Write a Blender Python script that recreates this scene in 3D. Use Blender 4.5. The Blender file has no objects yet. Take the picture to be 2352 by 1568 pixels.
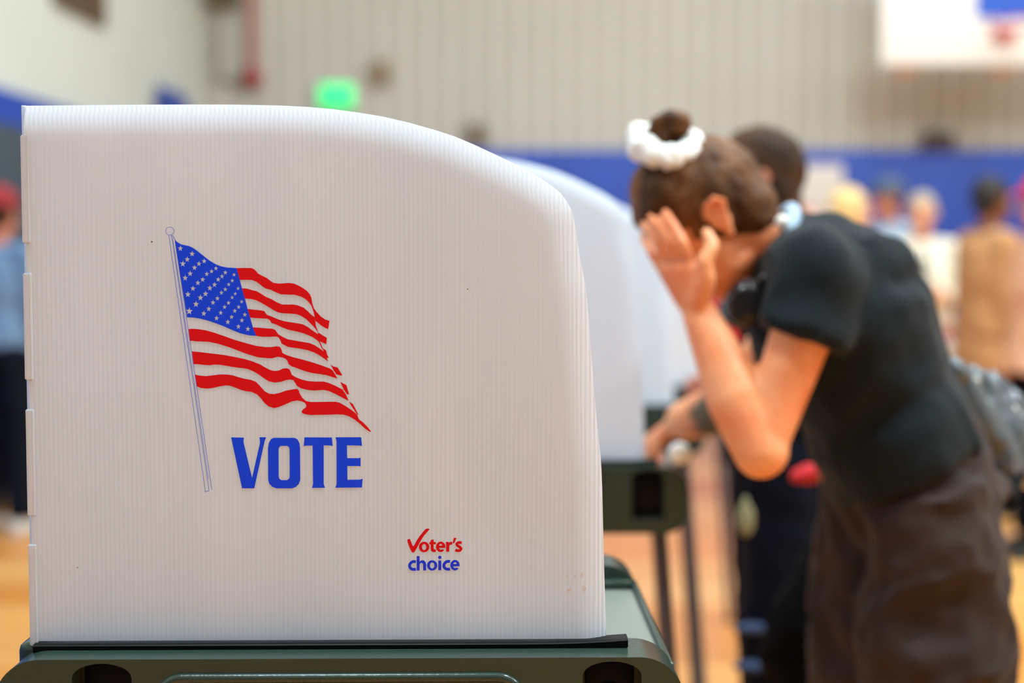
import bpy, bmesh, math, random
from mathutils import Vector, Matrix, noise
random.seed(7)
scene = bpy.context.scene
COL = scene.collection
PI = math.pi

# ------------------------------------------------------------------ camera
F = 50/36*2352
CX, CY = 1176, 784
CAM_H = 1.27
TH = math.atan(184/F)
def ray(px, py):
    u, v = (px-CX)/F, (CY-py)/F
    return Vector((u, math.cos(TH)+v*math.sin(TH), -math.sin(TH)+v*math.cos(TH)))
def W(px, py, d):
    """real position of a thing seen at px,py that stands d metres in front of the photographer"""
    r = ray(px, py)
    return Vector((0, 0, CAM_H)) + r*(d/r.y)
cam_d = bpy.data.cameras.new('camera'); cam = bpy.data.objects.new('camera', cam_d); COL.objects.link(cam)
cam_d.lens = 50; cam_d.sensor_width = 36; cam_d.clip_start = .05
cam.location = (0, 0, CAM_H); cam.rotation_euler = (PI/2-TH, 0, 0)
cam_d.dof.use_dof = True; cam_d.dof.focus_distance = 1.40; cam_d.dof.aperture_fstop = 1.9
scene.camera = cam

# ------------------------------------------------------------------ materials
def lin(h):
    h = h.lstrip('#'); out = []
    for i in (0, 2, 4):
        c = int(h[i:i+2], 16)/255
        out.append(c/12.92 if c <= .04045 else ((c+.055)/1.055)**2.4)
    return tuple(out)+(1,)
MATS = {}
def mat(name, hexc, rough=.6, metal=0, hex2=None, nscale=6, stretch=(1,1,1), bump=0, bscale=40, emit=0, coat=0, sheen=0, spec=.5, sss=0):
    if name in MATS: return MATS[name]
    m = bpy.data.materials.new(name); m.use_nodes = True; MATS[name] = m
    nt = m.node_tree; b = nt.nodes['Principled BSDF']
    b.inputs['Base Color'].default_value = lin(hexc)
    b.inputs['Roughness'].default_value = rough
    b.inputs['Metallic'].default_value = metal
    b.inputs['Specular IOR Level'].default_value = spec
    b.inputs['Coat Weight'].default_value = coat
    b.inputs['Sheen Weight'].default_value = sheen
    if sss:
        b.inputs['Subsurface Weight'].default_value = sss
        b.inputs['Subsurface Radius'].default_value = (.02, .006, .003)
        b.inputs['Subsurface Scale'].default_value = 1
    tc = nt.nodes.new('ShaderNodeTexCoord'); mp = nt.nodes.new('ShaderNodeMapping')
    mp.inputs['Scale'].default_value = stretch
    nt.links.new(tc.outputs['Object'], mp.inputs['Vector'])
    if hex2:
        n = nt.nodes.new('ShaderNodeTexNoise'); n.inputs['Scale'].default_value = nscale; n.inputs['Detail'].default_value = 4
        r = nt.nodes.new('ShaderNodeValToRGB')
        r.color_ramp.elements[0].position = .38; r.color_ramp.elements[1].position = .62
        r.color_ramp.elements[0].color = lin(hexc); r.color_ramp.elements[1].color = lin(hex2)
        nt.links.new(mp.outputs['Vector'], n.inputs['Vector'])
        nt.links.new(n.outputs['Fac'], r.inputs['Fac']); nt.links.new(r.outputs['Color'], b.inputs['Base Color'])
    if bump:
        n2 = nt.nodes.new('ShaderNodeTexNoise'); n2.inputs['Scale'].default_value = bscale; n2.inputs['Detail'].default_value = 6
        bp = nt.nodes.new('ShaderNodeBump'); bp.inputs['Strength'].default_value = bump; bp.inputs['Distance'].default_value = .01
        nt.links.new(mp.outputs['Vector'], n2.inputs['Vector']); nt.links.new(n2.outputs['Fac'], bp.inputs['Height'])
        nt.links.new(bp.outputs['Normal'], b.inputs['Normal'])
    if emit:
        b.inputs['Emission Color'].default_value = lin(hexc); b.inputs['Emission Strength'].default_value = emit
    return m

def panel_mat():
    m = bpy.data.materials.new('corrugated_plastic'); m.use_nodes = True; nt = m.node_tree
    b = nt.nodes['Principled BSDF']; out = nt.nodes['Material Output']
    tc = nt.nodes.new('ShaderNodeTexCoord')
    n = nt.nodes.new('ShaderNodeTexNoise'); n.inputs['Scale'].default_value = 5; n.inputs['Detail'].default_value = 3
    mp = nt.nodes.new('ShaderNodeMapping'); mp.inputs['Scale'].default_value = (2.2, 2.2, .5)
    r = nt.nodes.new('ShaderNodeValToRGB')
    r.color_ramp.elements[0].position = .3; r.color_ramp.elements[1].position = .7
    r.color_ramp.elements[0].color = lin('#E4EBF5'); r.color_ramp.elements[1].color = lin('#EAEFF8')
    nt.links.new(tc.outputs['Object'], mp.inputs['Vector']); nt.links.new(mp.outputs['Vector'], n.inputs['Vector'])
    nt.links.new(n.outputs['Fac'], r.inputs['Fac'])
    # the inner flute walls show through as fine darker vertical lines
    sp = nt.nodes.new('ShaderNodeSeparateXYZ'); nt.links.new(tc.outputs['Object'], sp.inputs[0])
    def M(op, a, bb):
        n = nt.nodes.new('ShaderNodeMath'); n.operation = op
        for i, q in enumerate((a, bb)):
            if isinstance(q, (int, float)): n.inputs[i].default_value = q
            else: nt.links.new(q, n.inputs[i])
        return n.outputs[0]
    ph = M('MULTIPLY', M('ADD', sp.outputs['X'], M('ADD', sp.outputs['Y'], .20)), 2*PI/.00445)
    co = M('MULTIPLY_ADD', M('COSINE', ph, 0), .5); co.node.inputs[2].default_value = .5
    co = M('POWER', co, 5)
    r2 = nt.nodes.new('ShaderNodeValToRGB')
    r2.color_ramp.elements[0].color = (1, 1, 1, 1); r2.color_ramp.elements[1].color = lin('#F9F8F9')
    nt.links.new(co, r2.inputs['Fac'])
    mx = nt.nodes.new('ShaderNodeMix'); mx.data_type = 'RGBA'; mx.blend_type = 'MULTIPLY'; mx.inputs['Factor'].default_value = 1
    nt.links.new(r.outputs['Color'], mx.inputs['A']); nt.links.new(r2.outputs['Color'], mx.inputs['B'])
    nt.links.new(mx.outputs['Result'], b.inputs['Base Color'])
    b.inputs['Roughness'].default_value = .42
    tr = nt.nodes.new('ShaderNodeBsdfTranslucent'); nt.links.new(mx.outputs['Result'], tr.inputs['Color'])
    ms = nt.nodes.new('ShaderNodeMixShader'); ms.inputs['Fac'].default_value = .3
    nt.links.new(b.outputs['BSDF'], ms.inputs[1]); nt.links.new(tr.outputs['BSDF'], ms.inputs[2])
    nt.links.new(ms.outputs['Shader'], out.inputs['Surface'])
    MATS['corrugated_plastic'] = m
    return m
panel_mat()

# ------------------------------------------------------------------ object helpers
def tag(o, label=None, cat=None, group=None, kind=None):
    if label: o['label'] = label
    if cat: o['category'] = cat
    if group: o['group'] = group
    if kind: o['kind'] = kind
    return o
def thing(name, loc, label, cat, group=None, rz=0):
    o = bpy.data.objects.new(name, None); COL.objects.link(o); o.location = loc; o.rotation_euler = (0, 0, rz)
    o.empty_display_size = .1
    return tag(o, label, cat, group)
def put(name, me, m, parent=None, smooth=True, world=True):
    """link a mesh built in world coordinates (or in the parent's own, world=False)"""
    if isinstance(me, bmesh.types.BMesh):
        bm = me; me = bpy.data.meshes.new(name)
        bmesh.ops.recalc_face_normals(bm, faces=bm.faces[:]); bm.to_mesh(me); bm.free()
    me.name = name
    me.materials.clear(); me.materials.append(MATS[m] if isinstance(m, str) else m)
    for p in me.polygons: p.use_smooth = smooth
    if smooth is True:
        try: me.set_sharp_from_angle(angle=math.radians(42))
        except Exception: pass
    o = bpy.data.objects.new(name, me); COL.objects.link(o)
    if parent is not None:
        o.parent = parent
        if world:
            base = parent
            inv = Matrix.Identity(4); chain = []
            while base is not None:
                chain.append(base); base = base.parent
            M = Matrix.Identity(4)
            for b in reversed(chain): M = M @ (Matrix.Translation(b.location) @ b.rotation_euler.to_matrix().to_4x4())
            me.transform(M.inverted())
    return o
def evalmesh(o):
    dg = bpy.context.evaluated_depsgraph_get(); dg.update()
    me = bpy.data.meshes.new_from_object(o.evaluated_get(dg))
    return me
def bake(o):
    """apply the modifiers of an object"""
    me = evalmesh(o); o.modifiers.clear(); o.data = me
    return o
def kill(o):
    bpy.data.objects.remove(o, do_unlink=True)
def box(bm, x0, x1, y0, y1, z0, z1):
    r = bmesh.ops.create_cube(bm, size=1)
    for v in r['verts']:
        v.co = Vector(((x0+x1)/2+v.co.x*(x1-x0), (y0+y1)/2+v.co.y*(y1-y0), (z0+z1)/2+v.co.z*(z1-z0)))
    return r['verts']
def boxm(x0, x1, y0, y1, z0, z1, bev=0, seg=3):
    bm = bmesh.new(); box(bm, x0, x1, y0, y1, z0, z1)
    if bev: bmesh.ops.bevel(bm, geom=bm.edges[:], offset=bev, segments=seg, affect='EDGES', profile=.5)
    return bm
def frame_of(d):
    d = d.normalized(); a = Vector((0, 0, 1)) if abs(d.z) < .9 else Vector((0, 1, 0))
    x = d.cross(a).normalized(); y = d.cross(x).normalized(); return x, y
def loft(bm, rings, cap=True, close=False):
    """rings: lists of equal numbers of points"""
    vs = [[bm.verts.new(p) for p in r] for r in rings]
    n = len(vs[0]); m = len(vs)
    for i in range(m if close else m-1):
        a, b = vs[i], vs[(i+1) % m]
        for k in range(n):
            try: bm.faces.new((a[k], a[(k+1) % n], b[(k+1) % n], b[k]))
            except ValueError: pass
    if cap and not close:
        bm.faces.new(list(reversed(vs[0]))); bm.faces.new(vs[-1])
def tube(bm, pts, rad, n=10, cap=True, close=False):
    pts = [Vector(p) for p in pts]; rings = []
    prevx = None
    for i, p in enumerate(pts):
        a = pts[(i-1) % len(pts)] if (close or i > 0) else p
        b = pts[(i+1) % len(pts)] if (close or i < len(pts)-1) else p
        d = (b-a)
        if prevx is None: x, y = frame_of(d)
        else:
            x = (prevx - d.normalized()*prevx.dot(d.normalized())).normalized(); y = d.normalized().cross(x)
        prevx = x
        r = rad[i] if isinstance(rad, (list, tuple)) else rad
        rings.append([p+x*math.cos(2*PI*k/n)*r+y*math.sin(2*PI*k/n)*r for k in range(n)])
    loft(bm, rings, cap, close)
def ell(bm, c, r, X=Vector((1,0,0)), Y=Vector((0,1,0)), Z=Vector((0,0,1)), u=16, v=10):
    M = Matrix((X*r[0], Y*r[1], Z*r[2])).transposed().to_4x4()
    M.translation = Vector(c)
    bmesh.ops.create_uvsphere(bm, u_segments=u, v_segments=v, radius=1, matrix=M)
def limb(bm, p0, p1, r0, r1, n=14):
    p0, p1 = Vector(p0), Vector(p1)
    if (p1-p0).length < 1e-5: return
    tube(bm, [p0, p1], [r0, r1], n)
    ell(bm, p0, (r0,)*3, u=n, v=8); ell(bm, p1, (r1,)*3, u=n, v=8)
def chain(bm, pts, rad, n=14):
    for i in range(len(pts)-1): limb(bm, pts[i], pts[i+1], rad[i], rad[i+1], n)
def eloft(bm, secs, n=20, power=1.0):
    """secs: (centre, right vector * halfwidth, forward vector * halfdepth)"""
    rings = []
    for c, a, b in secs:
        ring = []
        for k in range(n):
            t = 2*PI*k/n; ct, st = math.cos(t), math.sin(t)
            ct = math.copysign(abs(ct)**power, ct); st = math.copysign(abs(st)**power, st)
            ring.append(Vector(c)+a*ct+b*st)
        rings.append(ring)
    loft(bm, rings)
def organic(bm, voxel=.01, smooth=4, folds=0, fscale=9, fdir=None, fine=0):
    """weld overlapping closed shapes into one continuous surface"""
    me = bpy.data.meshes.new('tmp'); bmesh.ops.recalc_face_normals(bm, faces=bm.faces[:]); bm.to_mesh(me); bm.free()
    o = bpy.data.objects.new('tmp', me); COL.objects.link(o)
    r = o.modifiers.new('r', 'REMESH'); r.mode = 'VOXEL'; r.voxel_size = voxel
    if smooth:
        s = o.modifiers.new('s', 'SMOOTH'); s.iterations = smooth; s.factor = .5
    out = evalmesh(o); kill(o)
    if folds or fine:
        ns = [v.normal.copy() for v in out.vertices]
        for v, nn in zip(out.vertices, ns):
            q = v.co.copy()
            if fdir is not None:
                q = q + fdir*(q.dot(fdir))*(-.75)
            a = noise.noise(q*fscale) + .5*noise.noise(q*fscale*2.3+Vector((5, 1, 3)))
            a = (1-abs(a)*2.2)
            v.co += nn*(folds*a + fine*noise.noise(q*60))
    return out
def curve_fill(polys):
    """flat region(s) from closed outlines, inner outlines become holes; returns mesh in xy"""
    cu = bpy.data.curves.new('c', 'CURVE'); cu.dimensions = '2D'; cu.fill_mode = 'BOTH'
    for pl in polys:
        sp = cu.splines.new('POLY'); sp.points.add(len(pl)-1)
        for i, p in enumerate(pl): sp.points[i].co = (p[0], p[1], 0, 1)
        sp.use_cyclic_u = True
    o = bpy.data.objects.new('c', cu); COL.objects.link(o)
    me = evalmesh(o); kill(o)
    return me
def smooth_poly(pl, it=1):
    for _ in range(it):
        out = []
        n = len(pl)
        for i in range(n):
            a, b = pl[i], pl[(i+1) % n]
            out.append((a[0]*.75+b[0]*.25, a[1]*.75+b[1]*.25)); out.append((a[0]*.25+b[0]*.75, a[1]*.25+b[1]*.75))
        pl = out
    return pl

# ------------------------------------------------------------------ materials used
mat('olive_plastic', '#2A3B34', .2, spec=.4, bump=.06, bscale=350)
mat('tray_plastic', '#747A72', .3, bump=.04, bscale=250)
mat('rail_plastic', '#050606', .4, spec=.15)
mat('pocket_plastic', '#070915', .45, spec=.15)
mat('leg_metal', '#45434C', .4)
mat('ink_blue', '#0A44FF', .6, spec=.25)
mat('ink_navy', '#1E38F0', .6, spec=.25)
mat('ink_red', '#DA0010', .6, spec=.2)
mat('ink_line', '#3A5CE8', .5)
mat('speck', '#4A3A38', .8)
mat('stain', '#DCCBC8', .8)

# ------------------------------------------------------------------ voting booths
YAW = math.radians(.9)
O1 = Vector((-.17, 1.586, 0))
R1 = Matrix.Rotation(YAW, 4, 'Z'); R1i = R1.inverted()
def bl(px, py, ly=-.20):
    """photo point on the plane local y = ly of the near booth -> booth coordinates (x, z)"""
    o = R1i @ (Vector((0, 0, CAM_H))-O1); d = R1i @ ray(px, py)
    t = (ly-o.y)/d.y; p = o+d*t
    return p.x, p.z
top_px = [(54,241),(150,240),(250,239),(400,238),(530,238),(640,240),(700,243),(760,248),(820,256),(880,266),(940,280),(1000,297),(1045,312),(1090,331),(1135,352),(1180,374),(1215,392),(1245,410),(1270,427),(1288,442),(1302,460),(1314,482),(1321,510),(1326,545),(1333,590),(1341,630),(1348,670),(1353,730),(1358,800),(1364,870),(1369,940),(1375,1000),(1381,1050),(1384,1100),(1386,1180),(1388,1260),(1390,1350),(1392,1430),(1393.5,1484)]
TOP = [bl(*p) for p in top_px]
XL, XR = TOP[0][0], TOP[-1][0]
Z0 = .897
def top_at(x):
    for (a, za), (b, zb) in zip(TOP, TOP[1:]):
        if a <= x <= b: return za+(zb-za)*(x-a)/max(b-a, 1e-9)
    return TOP[-1][1] if x > XR else TOP[0][1]
def edge_dist(x, z):
    best = 9
    for (a, za), (b, zb) in zip(TOP, TOP[1:]):
        dx, dz = b-a, zb-za; L = dx*dx+dz*dz
        t = max(0, min(1, ((x-a)*dx+(z-za)*dz)/L)) if L else 0
        d = math.hypot(x-a-dx*t, z-za-dz*t); best = min(best, d)
    return best
FL = .00445
def bend(x, z):
    """how far the springy sheet bows away from its flat position"""
    e = edge_dist(x, z)
    k = max(0, 1-e/.030)
    back = .008*k*k
    wave = .0035*noise.noise(Vector((x*3.3, 0, z*3.1)))*min(1, (z-Z0)/.1)
    fl = .00002*math.cos(2*PI*x/FL)*(1+11*max(0, 1-e/.022))
    return back+wave, fl
def screen_side(y0, sign, th=.0042):
    """near or far wing of the privacy screen, with flutes"""
    bm = bmesh.new(); cols = []
    n = int((XR-XL)/(FL/6)); rows = 44
    for i in range(n+1):
        x = XL+(XR-XL)*i/n; zt = max(top_at(x), Z0+.002); f = []; b = []
        for j in range(rows+1):
            v = j/rows; v = 1-(1-v)**1.6
            z = Z0+(zt-Z0)*v; bd, fl = bend(x, z)
            f.append(bm.verts.new((x, y0+sign*(bd-fl*1), z)))
            b.append(None if i % 6 else bm.verts.new((x, y0+sign*(bd+th), z)))
        cols.append((f, b))
    for i in range(n):
        for j in range(rows):
            bm.faces.new((cols[i][0][j], cols[i+1][0][j], cols[i+1][0][j+1], cols[i][0][j+1]))
    bc = [c for c in cols if c[1][0] is not None]
    if cols[-1] is not bc[-1]:
        for j in range(rows+1):
            q = cols[-1][0][j].co; cols[-1][1][j] = bm.verts.new((q.x, q.y+sign*th, q.z))
        bc.append(cols[-1])
    for a, c in zip(bc, bc[1:]):
        for j in range(rows):
            bm.faces.new((a[1][j], a[1][j+1], c[1][j+1], c[1][j]))
    # rim along the top edge and both ends
    idx = {id(c): i for i, c in enumerate(cols)}
    for a, c in zip(bc, bc[1:]):
        ia, ic = idx[id(a)], idx[id(c)]
        bm.faces.new([cols[k][0][rows] for k in range(ia, ic+1)]+[c[1][rows], a[1][rows]])
    for c in (cols[0], cols[-1]):
        for j in range(rows):
            try: bm.faces.new((c[0][j], c[0][j+1], c[1][j+1], c[1][j]))
            except ValueError: pass
    return bm
def surf(x, z, off=.0003):
    bd, fl = bend(x, z); return (x, -.20+bd-off, z)
def printed(polys_px, m, name, parent, sm=0, cuts=0):
    pl = []
    for p in polys_px:
        q = smooth_poly(p, sm) if sm else p
        pl.append([bl(*a) for a in q])
    me = curve_fill(pl)
    bm = bmesh.new(); bm.from_mesh(me)
    for v in bm.verts: v.co = Vector(surf(v.co.x, v.co.y))
    bmesh.ops.remove_doubles(bm, verts=bm.verts[:], dist=1e-7)
    return put(name, bm, m, parent, smooth=False, world=False)
sA = 2352/540
def A(l): return [(340+x/sA, 500+y/sA) for x, y in l]
def B(l): return [(340+x/sA, 780+y/sA) for x, y in l]
def C(l): return [(880+x/9.8, 1180+y/9.8) for x, y in l]
def stroke(pl, w):
    """outline of a thick line"""
    L = []; R = []
    for i, p in enumerate(pl):
        a = pl[max(i-1, 0)]; b = pl[min(i+1, len(pl)-1)]
        dx, dy = b[0]-a[0], b[1]-a[1]; l = math.hypot(dx, dy) or 1
        nx, ny = -dy/l*w/2, dx/l*w/2
        L.append((p[0]+nx, p[1]+ny)); R.append((p[0]-nx, p[1]-ny))
    return L+R[::-1]
def spl(pl, k=6):
    """Catmull-Rom through open points"""
    out = []; n = len(pl)
    for i in range(n-1):
        p0, p1, p2, p3 = pl[max(i-1, 0)], pl[i], pl[i+1], pl[min(i+2, n-1)]
        for s in range(k):
            t = s/k
            out.append(tuple(.5*((2*p1[c])+(-p0[c]+p2[c])*t+(2*p0[c]-5*p1[c]+4*p2[c]-p3[c])*t*t+(-p0[c]+3*p1[c]-3*p2[c]+p3[c])*t**3) for c in (0, 1)))
    out.append(pl[-1]); return out
def oval(cx, cy, rx, ry, n=36): return [(cx+rx*math.cos(2*PI*k/n), cy+ry*math.sin(2*PI*k/n)) for k in range(n)]
def star(cx, cy, r):
    out = []
    for k in range(10):
        a = -PI/2+.06+k*PI/5; q = r*(1.08 if k % 2 == 0 else .46)
        out.append((cx+q*math.cos(a), cy+q*math.sin(a)*1.1))
    return out
def letter_e(cx, cy, rx, ry, w):
    out = []
    t0, t1 = math.radians(12), math.radians(-308)
    for k in range(33):
        t = t0+(t1-t0)*k/32; out.append((cx+rx*math.cos(t), cy+ry*math.sin(t)))
    ix, iy = rx-w, ry-w*.78
    out.append((cx+rx*.72, cy+ry*.55))
    for k in range(13):
        t = math.radians(62+k*(118-14)/12); out.append((cx+ix*math.cos(t), cy+iy*math.sin(t)))
    out.append((cx-ix, cy+ry*.2))
    hole = [(cx+ix*.9*math.cos(math.radians(180+k*15)), cy-ry*.22+iy*.62*math.sin(math.radians(180+k*15))) for k in range(13)]
    return out, hole

canton = [(268,215),(290,240),(330,265),(375,275),(410,282),(450,300),(500,335),(560,383),(620,430),(680,465),(730,485),(790,497),(888,503),(940,700),(1000,920),(1050,1095),(1083,1180),(1030,1177),(985,1170),(920,1153),(850,1125),(760,1085),(680,1055),(600,1028),(530,1010),(460,998),(392,995)]
stars = [(325,307,26),(443,361,26),(394,416,26),(350,460,28),(563,434,23),(511,460,24),(466,499,25),(423,558,26),(373,602,27),(681,506,21),(637,535,22),(589,562,23),(548,617,24),(500,651,25),(451,707,26),(400,766,28),(775,548,22),(741,585,22),(703,617,23),(666,669,25),(620,703,26),(576,761,27),(526,799,28),(481,864,30),(414,934,33),(862,569,19),(844,629,19),(808,666,20),(774,716,21),(735,750,22),(696,806,23),(651,848,24),(609,911,25),(559,957,26),(902,707,18),(874,760,18),(842,798,19),(806,851,21),(767,892,22),(728,950,23),(687,1004,24),(937,839,19),(908,892,21),(869,931,22),(837,992,23),(799,1042,24),(969,969,22),(940,1026,23),(905,1088,24),(1000,1112,24)]
def AB(l): return [(x, y+280*sA) for x, y in l]
stripes = [
 [(888,503),(960,501),(1030,502),(1060,512),(1085,535),(1100,556),(1140,578),(1190,602),(1225,630),(1255,650),(1310,658),(1360,655),(1410,651),(1460,658),(1500,674),(1550,702),(1590,730),(1620,765),(1635,800),(1645,860),(1660,905),(1690,945),(1730,987),(1770,1015),(1816,1030),(1803,1114),(1770,1100),(1735,1078),(1700,1050),(1673,1028),(1668,990),(1655,935),(1635,880),(1610,845),(1575,812),(1530,788),(1470,770),(1400,768),(1330,765),(1280,745),(1230,720),(1180,708),(1150,690),(1120,665),(1080,637),(1040,622),(980,620),(918,621)],
 [(940,704),(990,708),(1060,728),(1085,732),(1120,752),(1180,790),(1240,815),(1290,845),(1340,866),(1400,868),(1450,866),(1500,875),(1560,900),(1600,935),(1640,975),(1668,992),(1673,1030),(1680,1082),(1697,1125),(1704,1163),(1690,1130),(1660,1090),(1620,1050),(1580,1012),(1530,980),(1480,962),(1420,958),(1350,955),(1300,945),(1250,920),(1190,882),(1120,842),(1070,820),(1020,810),(962,808)],
 [(997,911),(1060,918),(1130,926),(1165,933),(1175,950),(1190,970),(1240,988),(1310,1018),(1370,1035),(1440,1046),(1500,1055),(1550,1065),(1600,1092),(1650,1130),(1700,1163),(1704,1145),(1740,1170),(1790,1200),(1784,1264),(1750,1250),(1718,1234),(1738,1278),(1757,1333),(1735,1300),(1712,1245),(1700,1230),(1650,1195),(1600,1172),(1540,1150),(1470,1133),(1400,1118),(1340,1095),(1290,1070),(1235,1050),(1215,1020),(1190,1008),(1140,1006),(1080,1003),(1022,998)],
 [(1050,1095),(1120,1099),(1200,1106),(1250,1110),(1275,1122),(1290,1145),(1305,1165),(1350,1192),(1400,1215),(1460,1225),(1540,1240),(1620,1253),(1670,1275),(1720,1308),(1757,1335),(1750,1302),(1783,1328),(1790,1360),(1808,1400),(1790,1402),(1800,1438),(1760,1405),(1710,1372),(1660,1345),(1600,1325),(1530,1310),(1460,1300),(1400,1290),(1360,1270),(1335,1255),(1325,1225),(1305,1195),(1280,1187),(1220,1190),(1150,1190),(1083,1181)],
 [(407,1113),(440,1109),(500,1113),(580,1125),(660,1147),(750,1178),(860,1218),(970,1250),(1080,1280),(1180,1293),(1240,1292),(1290,1284),(1320,1290),(1335,1315),(1345,1350),(1380,1370),(1450,1393),(1550,1418),(1650,1447),(1750,1480)]+AB([(1820,287),(1850,310),(1880,360),(1895,388),(1860,378),(1790,355),(1720,343),(1640,332),(1560,310),(1480,280),(1430,262),(1405,240),(1395,210),(1375,190),(1345,177),(1300,170),(1270,177),(1240,186),(1180,183),(1100,175),(1000,145),(900,108),(800,70),(700,40),(620,22),(560,18),(490,16),(421,9)]),
 AB([(1823,246),(1850,265),(1897,277),(1945,355),(1920,357),(1885,345),(1860,310)]),
 AB([(440,115),(520,123),(640,137),(760,152),(870,172),(970,193),(1050,217),(1120,245),(1180,280),(1230,305),(1270,312),(1310,307),(1350,288),(1385,284),(1415,293),(1427,320),(1440,350),(1480,375),(1540,398),(1600,413),(1680,418),(1760,418),(1810,432),(1880,462),(1945,497),(1975,540),(1995,580),(2008,612),(1950,582),(1880,545),(1810,513),(1760,502),(1700,505),(1650,507),(1590,500),(1530,485),(1490,460),(1472,430),(1455,405),(1425,397),(1385,402),(1330,420),(1270,428),(1210,415),(1170,392),(1120,355),(1060,318),(1000,293),(960,286),(880,276),(800,263),(720,250),(660,248),(620,255),(570,252),(510,245),(457,243)]),
 AB([(2010,616),(2050,642),(2105,748),(2095,750),(2060,700),(2030,655)]),
 AB([(1922,420),(1960,440),(1985,453),(2012,547),(1990,545),(1960,500)]),
 AB([(472,348),(520,358),(580,363),(650,355),(720,346),(790,347),(850,355),(900,372),(960,388),(1030,400),(1080,420),(1120,460),(1170,515),(1210,538),(1260,543),(1320,530),(1380,508),(1440,497),(1490,490),(1508,505),(1520,540),(1545,580),(1580,612),(1630,622),(1700,622),(1800,620),(1880,620),(1920,630),(1980,665),(2040,705),(2090,745),(2110,795),(2150,825),(2195,870),(2235,922),(2215,918),(2170,888),(2120,840),(2070,800),(2010,765),(1950,748),(1880,746),(1780,750),(1700,750),(1630,753),(1580,745),(1545,735),(1536,718),(1548,698),(1580,675),(1585,655),(1570,632),(1540,615),(1490,607),(1440,616),(1380,643),(1310,672),(1260,683),(1210,668),(1170,635),(1130,585),(1090,545),(1040,522),(980,514),(930,500),(870,477),(820,459),(780,456),(720,465),(650,482),(590,488),(530,482),(490,466)]),
]
VOTE = [
 [(832,975),(960,978),(956,1022),(1042,1380),(1122,1030),(1116,974),(1183,974),(1168,1012),(1064,1484),(942,1484)],
 [(1255,980),(1465,980),(1495,995),(1515,1030),(1522,1080),(1524,1400),(1510,1440),(1480,1470),(1440,1485),(1285,1485),(1245,1470),(1215,1440),(1203,1400),(1201,1080),(1210,1030),(1230,995)],
 [(1330,1060),(1395,1060),(1412,1075),(1417,1095),(1418,1370),(1410,1390),(1390,1403),(1335,1403),(1315,1390),(1308,1370),(1307,1095),(1313,1072)],
 [(1566,975),(1840,977),(1848,1062),(1825,1057),(1758,1055),(1758,1445),(1773,1480),(1640,1480),(1652,1445),(1647,1057),(1575,1058),(1558,1064)],
 [(1876,975),(2132,975),(2141,1062),(2118,1058),(1990,1055),(1993,1184),(2110,1184),(2127,1177),(2127,1267),(2110,1262),(1994,1262),(1995,1400),(2118,1399),(2147,1389),(2140,1477),(1873,1479),(1887,1445),(1886,1015)]]

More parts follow.
